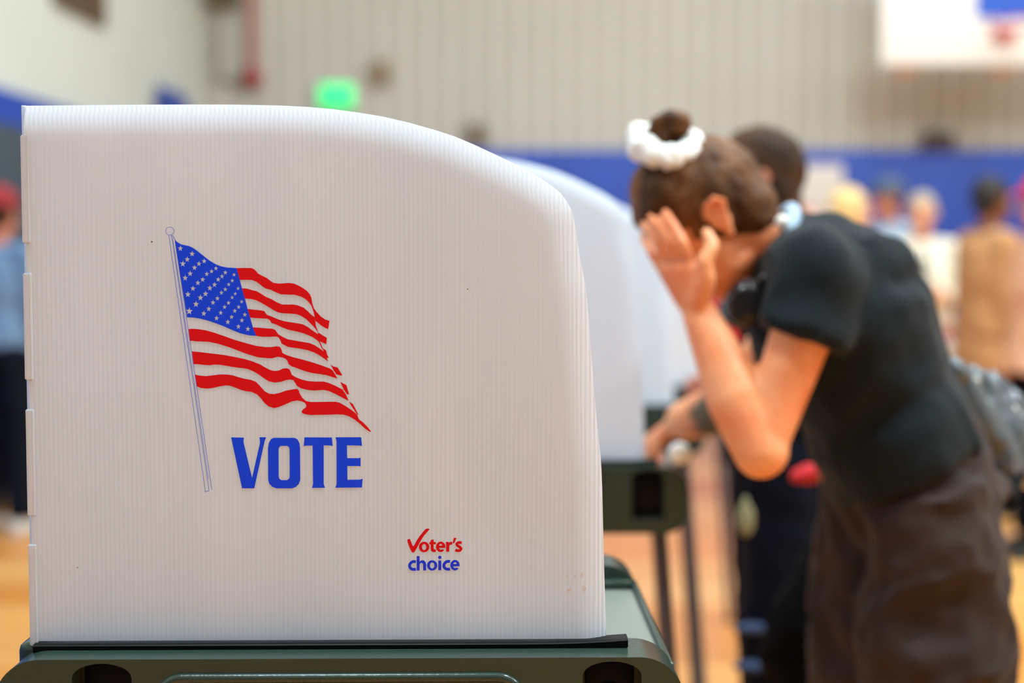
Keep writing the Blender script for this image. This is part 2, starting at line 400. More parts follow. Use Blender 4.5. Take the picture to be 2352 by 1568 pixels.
def print_front(parent):
    printed([A(canton)]+[A(star(*s)) for s in stars], 'ink_blue', 'flag_canton', parent)
    bm = bmesh.new()
    for s in stripes:
        me = curve_fill([[bl(*a) for a in A(s)]])
        bm.from_mesh(me)
    for v in bm.verts: v.co = Vector(surf(v.co.x, v.co.y))
    put('flag_stripes', bm, 'ink_red', parent, False, False)
    lines = [stroke([(210,175),(575,1520+280*sA)], 4.2), stroke([(238,178),(612,1508+280*sA)], 4.2), stroke([(247,190),(606,1390+280*sA)], 3),
             stroke([(270,215),(640,1500+280*sA)], 4.2), stroke([(575,1520+280*sA),(612,1508+280*sA)], 4.5),
             stroke(spl([(232,172),(250,182),(262,198),(272,220)]), 4.5)]
    bm = bmesh.new()
    for l in lines: bm.from_mesh(curve_fill([[bl(*a) for a in A(l)]]))
    bm.from_mesh(curve_fill([[bl(*a) for a in A(oval(220,133,44,42))], [bl(*a) for a in A(oval(219.5,133,39.5,38.5))]]))
    # long thin lines are cut up so that they follow the bow of the sheet
    bmesh.ops.subdivide_edges(bm, edges=[e for e in bm.edges if e.calc_length() > .04], cuts=30)
    for v in bm.verts: v.co = Vector(surf(v.co.x, v.co.y))
    put('flagpole_outline', bm, 'ink_line', parent, False, False)
    bm = bmesh.new()
    for grp in ([0], [1, 2], [3], [4]): bm.from_mesh(curve_fill([[bl(*a) for a in B(VOTE[g])] for g in grp]))
    for v in bm.verts: v.co = Vector(surf(v.co.x, v.co.y))
    put('vote_lettering', bm, 'ink_blue', parent, False, False)
    check = [(541,590),(560,572),(590,562),(607,572),(625,620),(650,685),(668,722),(688,724),(720,665),(770,575),(830,490),(890,415),(935,360),(965,338),(990,330),(1032,332),(1044,345),(1035,360),(990,410),(910,500),(850,600),(790,710),(740,800),(705,855),(685,870),(660,870),(640,850),(610,790),(575,710),(550,630)]
    e1, h1 = letter_e(1295, 742, 106, 118, 66); e2, h2 = letter_e(1617, 1155, 105, 117, 64)
    tt = [(1068,592),(1135,572),(1137,632),(1187,635),(1187,685),(1135,687),(1135,770),(1145,797),(1187,800),(1185,855),(1140,862),(1100,852),(1075,820),(1070,770),(1070,687),(1037,683),(1040,637),(1068,632)]
    rr = [(1415,632),(1475,630),(1480,655),(1510,632),(1550,625),(1557,690),(1510,695),(1490,720),(1487,853),(1418,853)]
    ap = [(1590,545),(1652,537),(1605,657),(1563,663)]
    ss = stroke(spl([(1768,655),(1728,646),(1685,652),(1657,682),(1678,718),(1720,745),(1752,780),(1738,815),(1700,829),(1660,826),(1622,815)]), 62)
    reds = [[check], [oval(922,745,117,118), oval(922,747,48,67)], [tt], [e1, h1], [rr], [ap], [ss]]
    cpath = [(733,1078),(690,1072),(640,1088),(605,1128),(594,1165),(608,1210),(645,1240),(690,1248),(735,1243)]
    c1 = stroke(spl(cpath), 64); c2 = stroke(spl([(x+772, y-3) for x, y in cpath]), 64)
    hh = [(755,950),(820,950),(820,1075),(845,1055),(885,1043),(925,1052),(955,1085),(967,1130),(967,1272),(902,1272),(900,1145),(888,1112),(862,1100),(838,1108),(822,1130),(820,1272),(755,1272)]
    blues = [[c1], [hh], [oval(1103,1160,115,116), oval(1103,1161,50,68)], [[(1242,1050),(1308,1050),(1308,1268),(1242,1268)]], [oval(1275,980,37,37)], [c2], [e2, h2]]
    for grp, m, nm in ((reds, 'ink_red', 'voters_lettering'), (blues, 'ink_navy', 'choice_lettering')):
        bm = bmesh.new()
        for g in grp: bm.from_mesh(curve_fill([[bl(*a) for a in C(q)] for q in g]))
        for v in bm.verts: v.co = Vector(surf(v.co.x, v.co.y))
        put(nm, bm, m, parent, False, False)
    for x, y, r in ((349,555,1.8),(1074,664,1.3),(178,1303,1.2)):
        bm = bmesh.new(); bm.from_mesh(curve_fill([[bl(*a) for a in oval(x, y, r, r, 10)]]))
        for v in bm.verts: v.co = Vector(surf(v.co.x, v.co.y))
        put('dirt_speck', bm, 'speck', parent, False, False)
    bm = bmesh.new()
    for x, y, rx, ry in ((1303,1322,1.5,4),(1320,1322,1.2,3),(1337,1320,2,5),(1306,1355,4,3),(1341,1350,2,6),(1345,1352,1.5,4),(1310,1350,1,5)):
        bm.from_mesh(curve_fill([[bl(*a) for a in oval(x, y, rx, ry, 12)]]))
    for v in bm.verts: v.co = Vector(surf(v.co.x, v.co.y))
    put('stain_mark', bm, 'stain', parent, False, False)

def rrect(x0, x1, z0, z1, r, n=8):
    out = []
    for cx, cz, a0 in ((x1-r, z0+r, -90), (x1-r, z1-r, 0), (x0+r, z1-r, 90), (x0+r, z0+r, 180)):
        for k in range(n+1):
            a = math.radians(a0+90*k/n); out.append((cx+r*math.cos(a), cz+r*math.sin(a)))
    return out
def plate(prof, y0, y1, bev=0, seg=3):
    """profile in x,z extruded along y"""
    bm = bmesh.new()
    a = [bm.verts.new((x, y0, z)) for x, z in prof]; b = [bm.verts.new((x, y1, z)) for x, z in prof]
    n = len(prof)
    fa = bm.faces.new(a); fb = bm.faces.new(b[::-1])
    for k in range(n): bm.faces.new((a[k], b[k], b[(k+1) % n], a[(k+1) % n]))
    if bev:
        ed = [e for e in bm.edges if (fa in e.link_faces) or (fb in e.link_faces)]
        bmesh.ops.bevel(bm, geom=ed, offset=bev, segments=seg, affect='EDGES', profile=.5)
    bmesh.ops.recalc_face_normals(bm, faces=bm.faces[:])
    return bm
BX0, BX1 = -.330, .333      # booth case ends, booth coordinates
ZT = .896
def booth(root, drop=0.0):
    """case with two raised side shells, writing surface, three-winged screen, legs"""
    L = dict(parent=root, world=False)
    # side shells
    for sgn in (-1, 1):
        y0, y1 = (-.242, -.172) if sgn < 0 else (.172, .242)
        bm = plate(rrect(BX0, BX1, .775, ZT-.006, .044, 12), y0, y1, .030, 10)
        o = put('side_shell', bm, 'olive_plastic', **L)
        yo = y0 if sgn < 0 else y1
        def cut(prof, depth):
            c = put('cut', plate(prof, yo-.02 if sgn < 0 else yo-depth, yo+depth if sgn < 0 else yo+.02), 'olive_plastic', **L)
            m = o.modifiers.new('b', 'BOOLEAN'); m.object = c; m.operation = 'DIFFERENCE'; m.solver = 'EXACT'
            return c
        cs = []
        for cx in (-.2265, .2745-.012):
            w = .0285
            arch = [(cx-w, .80), (cx+w, .80), (cx+w, .872)]+[(cx+w*math.cos(math.radians(t)), .872+.014*math.sin(math.radians(t))) for t in range(15, 180, 15)]+[(cx-w, .872)]
            cs.append(cut(arch, .036))
        cs.append(cut(rrect(-.1735+.006, .176-.006, .790, .8655, .018, 6), .022))
        bake(o)
        for c in cs: kill(c)
        for p in o.data.polygons: p.use_smooth = True
        o.data.set_sharp_from_angle(angle=math.radians(30))
        yi = yo-sgn*.026
        for cx in (-.2265, .2625):
            bm = boxm(cx-.024, cx+.024, min(yi, yi-sgn*.004), max(yi, yi-sgn*.004), .803, .878, .0018, 2)
            ell(bm, (cx, yi, .855), (.009, .006, .0035))
            put('latch', bm, 'pocket_plastic', **L)
        pth = rrect(-.1735, .176, .786, .8715, .024, 8)
        bm = bmesh.new(); tube(bm, [(x, yo, z) for x, z in pth], .0048, 10, close=True)
        put('handle_frame', bm, 'olive_plastic', **L)
    # back shell under the hinge wing and the low front rim by the voter
    bm = boxm(BX0+.006, BX0+.040, -.19, .19, .79, ZT-.004, .008, 3); put('back_shell', bm, 'olive_plastic', **L)
    bm = boxm(BX1-.012, BX1-.003, -.188, .188, .79, .869, .003, 3); put('front_rim', bm, 'olive_plastic', **L)
    bm = bmesh.new(); box(bm, BX0+.03, BX1-.010, -.18, .18, .81, .864); put('writing_surface', bm, 'tray_plastic', smooth=False, **L)
    bm = boxm(BX1-.05, BX1-.012, .150, .1725, .864, .874, .003, 2); put('inner_lip', bm, 'olive_plastic', **L)
    # rail the near wing stands in
    for sgn in (-1, 1):
        ys = (-.2095, -.190) if sgn < 0 else (.190, .2095)
        rings = []
        for k in range(25):
            t = k/24; x = -.302+(.281+.302)*t; up = .0035*max(0, (t-.84)/.16)**2
            zz = .8945+up
            pr = [(ys[0], zz-.007), (ys[1], zz-.007), (ys[1], zz+.0012), (ys[0]+.004, zz+.0012), (ys[0]+.001, zz+.0006), (ys[0], zz-.0004)]
            rings.append([Vector((x, y, z)) for y, z in pr])
        bm = bmesh.new(); loft(bm, rings); put('screen_rail', bm, 'rail_plastic', smooth=False, **L)
    # legs reach the floor
    for sx, sy in ((1, -1), (1, 1), (-1, -1), (-1, 1)):
        xt = .2855 if sy < 0 else .315
        if sx < 0: xt = -xt
        bm = bmesh.new()
        tube(bm, [(xt, sy*.195, .80), (xt+sx*.062, sy*.235, -drop+.012)], .012, 12)
        leg = put('leg', bm, 'leg_metal', **L)
        bm = bmesh.new(); tube(bm, [(xt+sx*.062, sy*.235, -drop+.03), (xt+sx*.063, sy*.236, -drop)], [.013, .016], 12)
        put('rubber_foot', bm, 'rail_plastic', parent=leg, world=False)
WING = {}
def make_screen(root, first):
    """folding privacy screen: near wing, far wing and the wing at the back"""
    if first:
        near = put('near_wing', screen_side(-.20, 1), 'corrugated_plastic', root, True, False)
        far = put('far_wing', screen_side(.20, -1), 'corrugated_plastic', root, True, False)
        bm = bmesh.new(); n = 90
        xb = XL-.0035
        fr, bk = [], []
        for i in range(n*4+1):
            y = -.196+.392*i/(n*4); fl = .00016*math.cos(2*PI*y/FL)
            fr.append([bm.verts.new((xb+fl, y, z)) for z in (Z0, TOP[0][1])])
            bk.append([bm.verts.new((xb+.0042, y, z)) for z in (Z0, TOP[0][1])])
        for i in range(n*4):
            bm.faces.new((fr[i][0], fr[i][1], fr[i+1][1], fr[i+1][0])); bm.faces.new((bk[i][0], bk[i+1][0], bk[i+1][1], bk[i][1]))
            bm.faces.new((fr[i][1], bk[i][1], bk[i+1][1], fr[i+1][1]))
        back = put('back_wing', bm, 'corrugated_plastic', root, True, False)
        # interlocking hinge tabs on the left edge
        bm = bmesh.new()
        for a, b in ((310,558),(627,872),(940,1184),(1250,1482)):
            x, zt = bl(52, a); x, zb = bl(52, b)
            x0 = XL-.0036
            v = box(bm, x0, XL+.0045, -.2012, -.1965, zb, zt)
        bmesh.ops.bevel(bm, geom=bm.edges[:], offset=.0008, segments=2, affect='EDGES')
        tabs = put('hinge_tabs', bm, 'corrugated_plastic', near, True, False)
        WING['near'], WING['far'], WING['back'], WING['tabs'] = near, far, back, tabs
        print_front(near)
        for ch in near.children:
            if 'flag' in ch.name: tag(ch)
        return
    for k in ('near', 'far', 'back'):
        c = WING[k].copy(); COL.objects.link(c); c.parent = root
        for ch in WING[k].children:
            d = ch.copy(); COL.objects.link(d); d.parent = c

booths = [
 (O1, YAW, 'dark green voting booth case in sharp focus under the flag screen', 'white corrugated privacy screen with red and blue flag and VOTE lettering in sharp focus'),
 (O1+Vector((.14, 1.064, .03)), 0, 'dark green voting booth case the leaning woman writes on', 'white privacy screen beside the face of the leaning woman, nearest behind the sharp one'),
 (O1+Vector((.31, 2.114, .02)), 0, 'voting booth case mostly hidden behind the leaning woman\'s writing arm', 'bright white privacy screen seen between the forearm and the nearer blurred screen'),
 (O1+Vector((.56, 3.13, -.02)), 0, 'farthest voting booth case, its dark edge just above the writing arm', 'farthest white privacy screen, a narrow strip left of the raised forearm'),
]
for i, (o, yw, l1, l2) in enumerate(booths):
    r = thing('voting_booth', o, l1, 'voting booth', 'row of voting booths', yw)
    booth(r, o.z)
    s = thing('privacy_screen', o, l2, 'privacy screen', 'privacy screens on the booths', yw)
    make_screen(s, i == 0)

# ------------------------------------------------------------------ people
SK = {}
def skin(name, c1, c2, **k):
    return mat(name, c1, .45, hex2=c2, nscale=9, sss=.12, spec=.4, **k)
skin('fair_skin', '#E2A27E', '#D88F6C')
skin('ruddy_skin', '#C98468', '#BC7258')
skin('brown_skin', '#7A4630', '#6A3A26')
mat('brown_hair', '#3A220E', .6, hex2='#7A4A20', nscale=14, stretch=(1, 1, .25), bump=.5, bscale=30, spec=.25)
mat('dark_hair', '#2E1C10', .65, hex2='#4A2E1A', nscale=14, bump=.6, bscale=30, spec=.15)
mat('black_hair', '#140E0C', .6, bump=.5, bscale=40)
mat('blond_hair', '#D9A84E', .5, hex2='#E8C684', nscale=10, bump=.4, bscale=30)
mat('grey_blond_hair', '#B9A070', .5, hex2='#A8A090', nscale=10)
mat('black_cotton', '#0D161C', .85, bump=.25, bscale=18, sheen=.05, spec=.2)
mat('black_knit', '#08090B', .9, bump=.2, bscale=20, spec=.15)
mat('brown_twill', '#36261F', .75, hex2='#2E201C', nscale=5, bump=.3, bscale=14, sheen=.05, spec=.2)
mat('navy_denim', '#070C1A', .85, bump=.2, bscale=30, spec=.15)
mat('faded_denim', '#2A3A58', .85)
mat('light_blue_cotton', '#9FB3C8', .85, bump=.2, bscale=20)
mat('steel_blue_cotton', '#6C89A8', .85, bump=.2, bscale=20, spec=.2); mat('maroon_cloth', '#8E2028', .8)
mat('cream_knit', '#E6DCC8', .9, bump=.3, bscale=20)
mat('camel_wool', '#C08D5E', .9, hex2='#B07C4E', bump=.3, bscale=14)
mat('peach_wool', '#D6A080', .9, bump=.3, bscale=14)
mat('grey_cotton', '#8A8A90', .85)
mat('red_cloth', '#C81820', .7)
mat('rust_cloth', '#B0553A', .8)
mat('white_cloth', '#F2F0EA', .7, bump=.4, bscale=40)
mat('black_rubber', '#101010', .5)
mat('white_shoe', '#D8D4CC', .5)
mat('eye_white', '#E8E4DE', .2)
mat('lip', '#B0564C', .5)
mat('cap_blue', '#4A5A74', .8)
mat('nail', '#E8B8AC', .3)

def head_mesh(bm, c, fw, up, s=1.0, neck=None):
    """cranium, jaw, nose, brow, ears"""
    rt = fw.cross(up).normalized()
    P = lambda r, f, u: c+rt*r*s+fw*f*s+up*u*s
    ell(bm, P(0, -.012, .028), (.074*s, .092*s, .088*s), rt, fw, up, 20, 14)
    ell(bm, P(0, .018, -.035), (.058*s, .066*s, .074*s), rt, fw, up, 18, 12)
    ell(bm, P(0, .050, -.088), (.026*s, .024*s, .022*s), rt, fw, up)
    ell(bm, P(0, .072, .018), (.050*s, .014*s, .012*s), rt, fw, up)
    for q in (-1, 1):
        ell(bm, P(q*.036, .058, -.030), (.020*s, .018*s, .018*s), rt, fw, up)
        ell(bm, P(q*.040, .018, -.070), (.018*s, .034*s, .020*s), rt, fw, up)
    tube(bm, [P(0, .076, .012), P(0, .090, -.012), P(0, .100, -.034)], [.008*s, .010*s, .014*s], 10)
    ell(bm, P(0, .088, -.036), (.016*s, .012*s, .009*s), rt, fw, up)
def ear(bm, c, fw, up, q, s=1.0):
    rt = fw.cross(up).normalized()
    P = lambda r, f, u: c+rt*r*s*q+fw*f*s+up*u*s
    rim = [P(.080, -.004, -.030), P(.086, -.010, -.012), P(.092, -.022, .006), P(.094, -.030, .018), P(.090, -.022, .030), P(.084, -.008, .030), P(.078, .002, .016)]
    tube(bm, rim, [.008*s, .006*s, .0055*s, .006*s, .006*s, .0055*s, .005*s], 10)
    ell(bm, P(.079, -.010, .002), (.006*s, .017*s, .026*s), rt, fw, up)
def face_parts(body, c, fw, up, s=1.0):
    rt = fw.cross(up).normalized()
    P = lambda r, f, u: c+rt*r*s+fw*f*s+up*u*s
    for q in (-1, 1):
        bm = bmesh.new(); ell(bm, P(q*.031, .066, .002), (.0125*s, .0125*s, .009*s), rt, fw, up, 12, 8)
        e = put('eye', bm, 'eye_white', body)
        bm = bmesh.new(); ell(bm, P(q*.031, .0765, .002), (.0055*s, .003*s, .0055*s), rt, fw, up, 10, 6)
        put('iris', bm, 'black_rubber', e)
        bm = bmesh.new(); tube(bm, [P(q*.016, .083, .020), P(q*.034, .080, .026), P(q*.050, .066, .020)], [.003*s, .0035*s, .002*s], 8)
        put('eyebrow', bm, 'dark_hair', body)
    bm = bmesh.new(); tube(bm, [P(-.024, .072, -.062), P(0, .086, -.060), P(.024, .072, -.062)], [.003*s, .0065*s, .003*s], 8)
    put('lips', bm, 'lip', body)
def hand(bm, wr, d, n, side, s=1.0, curl=.35):
    """palm with four unequal fingers and a thumb; d = along the hand, n = palm normal, side towards the thumb"""
    d = d.normalized(); n = (n-d*n.dot(d)).normalized(); t = side.normalized()
    t = (t-d*t.dot(d)-n*t.dot(n)).normalized()
    pc = [(wr, .026, .019), (wr+d*.03*s, .034, .017), (wr+d*.07*s, .041, .015), (wr+d*.092*s, .040, .013)]
    eloft(bm, [(c, t*a*s, n*b*s) for c, a, b in pc], 14)
    for off, ln, r in ((.030, .074, .0088), (.010, .084, .009), (-.011, .077, .0086), (-.031, .060, .0076)):
        p = wr+d*(.086-abs(off)*.2)*s+t*off*s; dd = d.copy(); ang = curl; pts = [p]
        for seg in (.44, .31, .25):
            dd = (dd*math.cos(ang)+n*math.sin(ang)).normalized(); p = p+dd*ln*seg*s; pts.append(p.copy())
        chain(bm, pts, [r*s, r*.95*s, r*.88*s, r*.75*s], 10)
    p = wr+d*.022*s+t*.024*s
    pts = [p, p+(d*.6+t*.7+n*.3).normalized()*.038*s]
    pts.append(pts[-1]+(d*.9+t*.3+n*.3).normalized()*.030*s); pts.append(pts[-1]+(d+n*.3).normalized()*.024*s)
    chain(bm, pts, [.014*s, .0115*s, .010*s, .008*s], 10)

def arm_pose(sh, dirs, lens=(.285, .25)):
    el = sh+Vector(dirs[0]).normalized()*lens[0]; wr = el+Vector(dirs[1]).normalized()*lens[1]
    return el, wr
def person(name_label, J, st, group=None, hands=True):
    """J: joints in world coordinates, st: clothing and colours"""
    s = J.get('s', 1.0)
    pel = J['pelvis']; root = thing('person', Vector((pel.x, pel.y, 0)), name_label, 'person', group)
    up = (J['chest']-pel).normalized(); rt = (J['shR']-J['shL']).normalized(); fw = up.cross(rt).normalized()
    fwd = fw; c = J['head']; hf, hu = J['hf'], J['hu']; hr = hf.cross(hu).normalized()
    vx = st.get('voxel', .009)
    bust = st.get('bust', 0)
    # ---- body
    bm = bmesh.new()
    head_mesh(bm, c, hf, hu, s)
    for q in (-1, 1): ear(bm, c, hf, hu, q, s)
    nb = J['neck']; skull = c-hu*.045*s-hf*.022*s
    chain(bm, [nb-up*.02, (nb+skull)/2, skull], [.058*s, .050*s, .050*s])
    sec = [(pel-up*.06*s, .155, .100), (pel+up*.04*s, .158, .105), ((pel*.6+J['chest']*.4), .125, .088), (J['chest'], .148, .102), (J['chest']*.4+nb*.6, .135, .085), (nb-up*.015, .07, .055)]
    eloft(bm, [(p, rt*a*s, fw*b*s) for p, a, b in sec])
    for sd in 'LR':
        sh, el, wr = J['sh'+sd], J['el'+sd], J['wr'+sd]
        mid = (el*.65+wr*.35)
        chain(bm, [nb.lerp(sh, .35)-up*.03, sh, sh.lerp(el, .45), el, mid, wr], [.05*s, .052*s, .044*s, .036*s, .037*s, .024*s])
        if sd+'_hand' in J: J[sd+'_hand'](bm)
        else: hand(bm, wr, J.get('hd'+sd, (wr-el)), J.get('hn'+sd, -rt if sd == 'R' else rt), J.get('ht'+sd, fw), s)
        hp, kn, an = J['hip'+sd], J['kn'+sd], J['an'+sd]
        chain(bm, [hp, hp.lerp(kn, .5), kn, kn.lerp(an, .35), an], [.085*s, .072*s, .054*s, .052*s, .036*s])
    body = put('body', organic(bm, st.get('bodyvox', .007), 3), st['skin'], root)
    face_parts(body, c, hf, hu, s)
    # ---- hair
    hs = st.get('hairstyle', 'short')
    H = lambda r, f, u: c+hr*r*s+hf*f*s+hu*u*s
    bm = bmesh.new()
    ell(bm, H(0, -.024, .038), (.083*s, .096*s, .094*s), hr, hf, hu, 22, 16)
    ell(bm, H(0, -.055, -.015), (.070*s, .055*s, .062*s), hr, hf, hu)
    if hs == 'long':
        eloft(bm, [(H(0, -.03, .05), hr*.08*s, hf*.07*s), (H(0, -.05, -.04), hr*.088*s, hf*.06*s), (H(0, -.065, -.13), hr*.09*s, hf*.045*s), (H(0, -.07, -.2), hr*.07*s, hf*.03*s)])
        for q in (-1, 1): chain(bm, [H(q*.066, .03, .05), H(q*.08, .012, -.04), H(q*.078, 0, -.13)], [.024*s, .022*s, .016*s])
    if hs == 'afro':
        ell(bm, H(0, -.03, .045), (.105*s, .110*s, .105*s), hr, hf, hu)
    if hs == 'bun':
        ell(bm, H(0, -.09, .10), (.035*s,)*3, hr, hf, hu)
    for q in J.get('extra_hair', []): q(bm)
    hair = put('hair', organic(bm, .007, 2, folds=.003, fscale=30), st['hair'], body)
    if st.get('cap'):
        bm = bmesh.new()
        ell(bm, H(0, -.02, .06), (.092*s, .108*s, .088*s), hr, hf, hu)
        cap = put('cap', organic(bm, .008, 2), st['cap'], body)
        bm = bmesh.new(); eloft(bm, [(H(0, .06, .056), hr*.075*s, hu*.008*s), (H(0, .11, .05), hr*.066*s, hu*.007*s), (H(0, .15, .042), hr*.03*s, hu*.005*s)], 16)
        put('visor', bm, st['cap'], cap)
    # ---- top
    bm = bmesh.new(); k = st.get('loose', 1.0); hem = st.get('hem', .02)
    sec = [(pel-up*hem*s, .172*k, .122*k), (pel+up*.08*s, .165*k, .120*k), ((pel*.55+J['chest']*.45), .150*k, .112*k), (J['chest'], .165*k, (.122+bust)*k), (J['chest']*.45+nb*.55, .155*k, .102*k), (nb-up*.005, .082, .068)]
    eloft(bm, [(p, rt*a*s, fw*b*s) for p, a, b in sec])
    for sd in 'LR':
        sh, el, wr = J['sh'+sd], J['el'+sd], J['wr'+sd]
        a0 = nb.lerp(sh, .4)-up*.02
        if st.get('sleeve', 'long') == 'short':
            e = sh.lerp(el, st.get('sleeve_len', .55)); sr = st.get('sleeve_r', .062)
            chain(bm, [a0, sh], [.068*s, .071*s]); tube(bm, [sh, e], [.070*s, sr*s], 18); ell(bm, sh, (.071*s,)*3)
        else:
            chain(bm, [a0, sh, sh.lerp(el, .5), el], [.062*s, .066*s, .058*s, .052*s]); tube(bm, [el, el.lerp(wr, .94)], [.052*s, .040*s], 16)
    for q in J.get('extra_top', []): q(bm)
    topm = organic(bm, vx, st.get('topsmooth', 3), folds=st.get('folds', .006), fscale=7, fdir=None)
    top = put(st.get('topname', 'shirt'), topm, st['top'], body)
    # ---- trousers or coat skirt
    if st.get('coat'):
        bm = bmesh.new()
        secs = [(pel+up*.12*s, rt*.16*s, fw*.12*s), (pel-up*.05*s, rt*.19*s, fw*.15*s), (Vector((pel.x, pel.y, st['coat'])), rt*.20*s, fw*.165*s)]
        eloft(bm, secs)
        put('coat_skirt', organic(bm, vx, 2, folds=.012, fscale=6), st['top'], body)
    bm = bmesh.new(); L = st.get('legw', 1.0)
    eloft(bm, [(pel-up*.09*s, rt*.150*s, fw*.125*s), (pel+up*.01*s, rt*.166*s, fw*.120*s), (pel+up*.07*s, rt*.150*s, fw*.110*s)])
    for sd in 'LR':
        hp, kn, an = J['hip'+sd], J['kn'+sd], J['an'+sd]
        chain(bm, [hp, hp.lerp(kn, .5)], [.100*s, .094*s*L]); tube(bm, [hp.lerp(kn, .5), kn, kn.lerp(an, .5), an+Vector((0, 0, .01))], [.094*s*L, .080*s*L, .074*s*L, .072*s*L], 18)
    tr = put('trousers', organic(bm, vx, 3, folds=st.get('tfolds', .006), fscale=8), st['trousers'], body)
    for sd in 'LR':
        an = J['an'+sd]; f2 = Vector((fw.x, fw.y, 0)).normalized(); r2 = Vector((rt.x, rt.y, 0)).normalized()
        fl = Vector((an.x, an.y, 0)); up2 = Vector((0, 0, 1))
        bm = bmesh.new()
        eloft(bm, [(fl-f2*.065+up2*.034, r2*.030, up2*.034), (fl+up2*.040, r2*.038, up2*.040), (fl+f2*.08+up2*.032, r2*.046, up2*.032), (fl+f2*.16+up2*.022, r2*.044, up2*.022), (fl+f2*.195+up2*.015, r2*.024, up2*.014)], 16)
        tube(bm, [fl+up2*.03, an+up2*.03], [.045, .045], 14)
        put('shoe', organic(bm, .007, 2), st.get('shoe', 'black_rubber'), body)
    return root, body, dict(rt=rt, fw=fw, up=up, top=top, trousers=tr, hair=hair)

def standing(px, head_py, d, heading, s=None, lean=0, arms=None):
    """upright figure whose head centre is seen at px, head_py, d metres away; heading = direction it faces (degrees, 0 = +x, 90 = away)"""
    hc = W(px, head_py, d); h = hc.z/.935
    s = h/1.70 if s is None else s
    a = math.radians(heading); f = Vector((math.cos(a), math.sin(a), 0)); r = Vector((f.y, -f.x, 0)); u = Vector((0, 0, 1))
    b = Vector((hc.x, hc.y, 0))-f*.02
    Q = lambda rr, ff, uu: b+r*rr*s+f*ff*s+u*uu*s
    J = dict(s=s, head=hc, hf=f, hu=u, neck=Q(0, -.015, 1.43), chest=Q(0, 0, 1.24), pelvis=Q(0, 0, .94),
             hipL=Q(-.085, 0, .88), hipR=Q(.085, 0, .88), knL=Q(-.09, .02, .48), knR=Q(.095, .0, .48), anL=Q(-.10, 0, .08), anR=Q(.11, -.02, .08),
             shL=Q(-.175, -.01, 1.38), shR=Q(.175, -.01, 1.38))
    arms = arms or {}
    for sd, q in (('L', -1), ('R', 1)):
        d1, d2 = arms.get(sd, ((.1, .0, -1), (.02, .15, -1)))
        v = lambda t: r*t[0]*q+f*t[1]+u*t[2]
        el = J['sh'+sd]+v(d1).normalized()*.285*s; wr = el+v(d2).normalized()*.25*s
        J['el'+sd], J['wr'+sd] = el, wr
    return J, dict(f=f, r=r, u=u)

# ---- the leaning woman ---------------------------------------------------
def V3(*a): return Vector(a)
D = 2.2
pel = W(2085, 1075, 2.27); chest = W(1930, 740, 2.25); neck = W(1796, 562, 2.245)
hf = V3(-.72, 0, -.70).normalized(); hu = V3(-.70, 0, .72).normalized()
# head yaw/roll: leans onto the near hand
J = dict(s=1.0, head=W(1628, 516, 2.235), hf=hf, hu=hu, neck=neck, chest=chest, pelvis=pel,
    shL=W(1886, 636, 2.10), elL=W(1748, 1034, 2.06), wrL=W(1607, 722, 2.125),
    shR=W(1850, 640, 2.41), elR=W(1700, 925, 2.42), wrR=W(1556, 972, 2.56),
    hipL=pel+V3(.01, -.085, -.06), hipR=pel+V3(-.01, .085, -.06),
    knL=V3(pel.x+.03, pel.y-.10, .50), knR=V3(pel.x-.02, pel.y+.10, .50), anL=V3(pel.x+.06, pel.y-.10, .08), anR=V3(pel.x+.01, pel.y+.11, .08))
def left_hand(bm):
    P = lambda x, y, d: W(x, y, d)
    wr = P(1607, 722, 2.125); kn = P(1545, 605, 2.135)
    d = (kn-wr); across = (P(1598, 600, 2.11)-P(1502, 596, 2.18))
    nrm = d.cross(across).normalized()
    a = across.normalized()
    limb(bm, J['elL'], J['elL'].lerp(J['wrL'], .38), .042, .047); limb(bm, J['elL'].lerp(J['wrL'], .38), J['wrL'], .047, .027)
    eloft(bm, [(wr, a*.028, nrm*.021), (wr.lerp(kn, .35), a*.036, nrm*.020), (wr.lerp(kn, .75), a*.040, nrm*.017), (kn, a*.039, nrm*.014)], 16)
    for pts, r in (([(1590,612,2.118),(1570,560,2.105),(1545,515,2.120),(1528,488,2.135)], .0092),
                   ([(1563,604,2.130),(1538,556,2.118),(1512,520,2.135),(1494,500,2.155)], .0094),
                   ([(1536,604,2.150),(1512,562,2.140),(1492,532,2.160),(1477,515,2.185)], .0090),
                   ([(1514,612,2.168),(1496,580,2.162),(1484,556,2.180),(1474,540,2.200)], .0080)):
        chain(bm, [P(*q) for q in pts], [r, r*.95, r*.9, r*.78], 12)
    chain(bm, [P(1604,690,2.11), P(1622,640,2.095), P(1617,600,2.09), P(1638,566,2.095), P(1624,536,2.105)][0:5], [.018, .0155, .0125, .011, .0095], 12)
J['L_hand'] = left_hand
def right_hand(bm):
    wr = J['wrR']; d = W(1508, 1006, 2.60)-wr
    hand(bm, wr, d, V3(.3, .3, -1), V3(-.6, -.4, .6), 1.0, .62)
    limb(bm, J['elR'], wr.lerp(J['elR'], .12), .050, .036)
J['R_hand'] = right_hand
SKW = mat('womans_skin', '#F4A878', .45, hex2='#E68252', nscale=9, sss=.15, spec=.4)
st = dict(skin='womans_skin', hair='brown_hair', top='black_cotton', trousers='brown_twill', sleeve='short', sleeve_len=.36, sleeve_r=.070, topsmooth=9, hem=.0, topname='t_shirt', bodyvox=.0055, voxel=.0075, folds=.009, tfolds=.014, legw=1.22, bust=.012, loose=1.07)
def hair_top(bm):
    ell(bm, W(1520, 440, 2.235), (.050, .075, .055)); ell(bm, W(1650, 385, 2.24), (.055, .06, .036)); ell(bm, W(1500, 480, 2.235), (.034, .07, .042))
J['extra_hair'] = [hair_top]
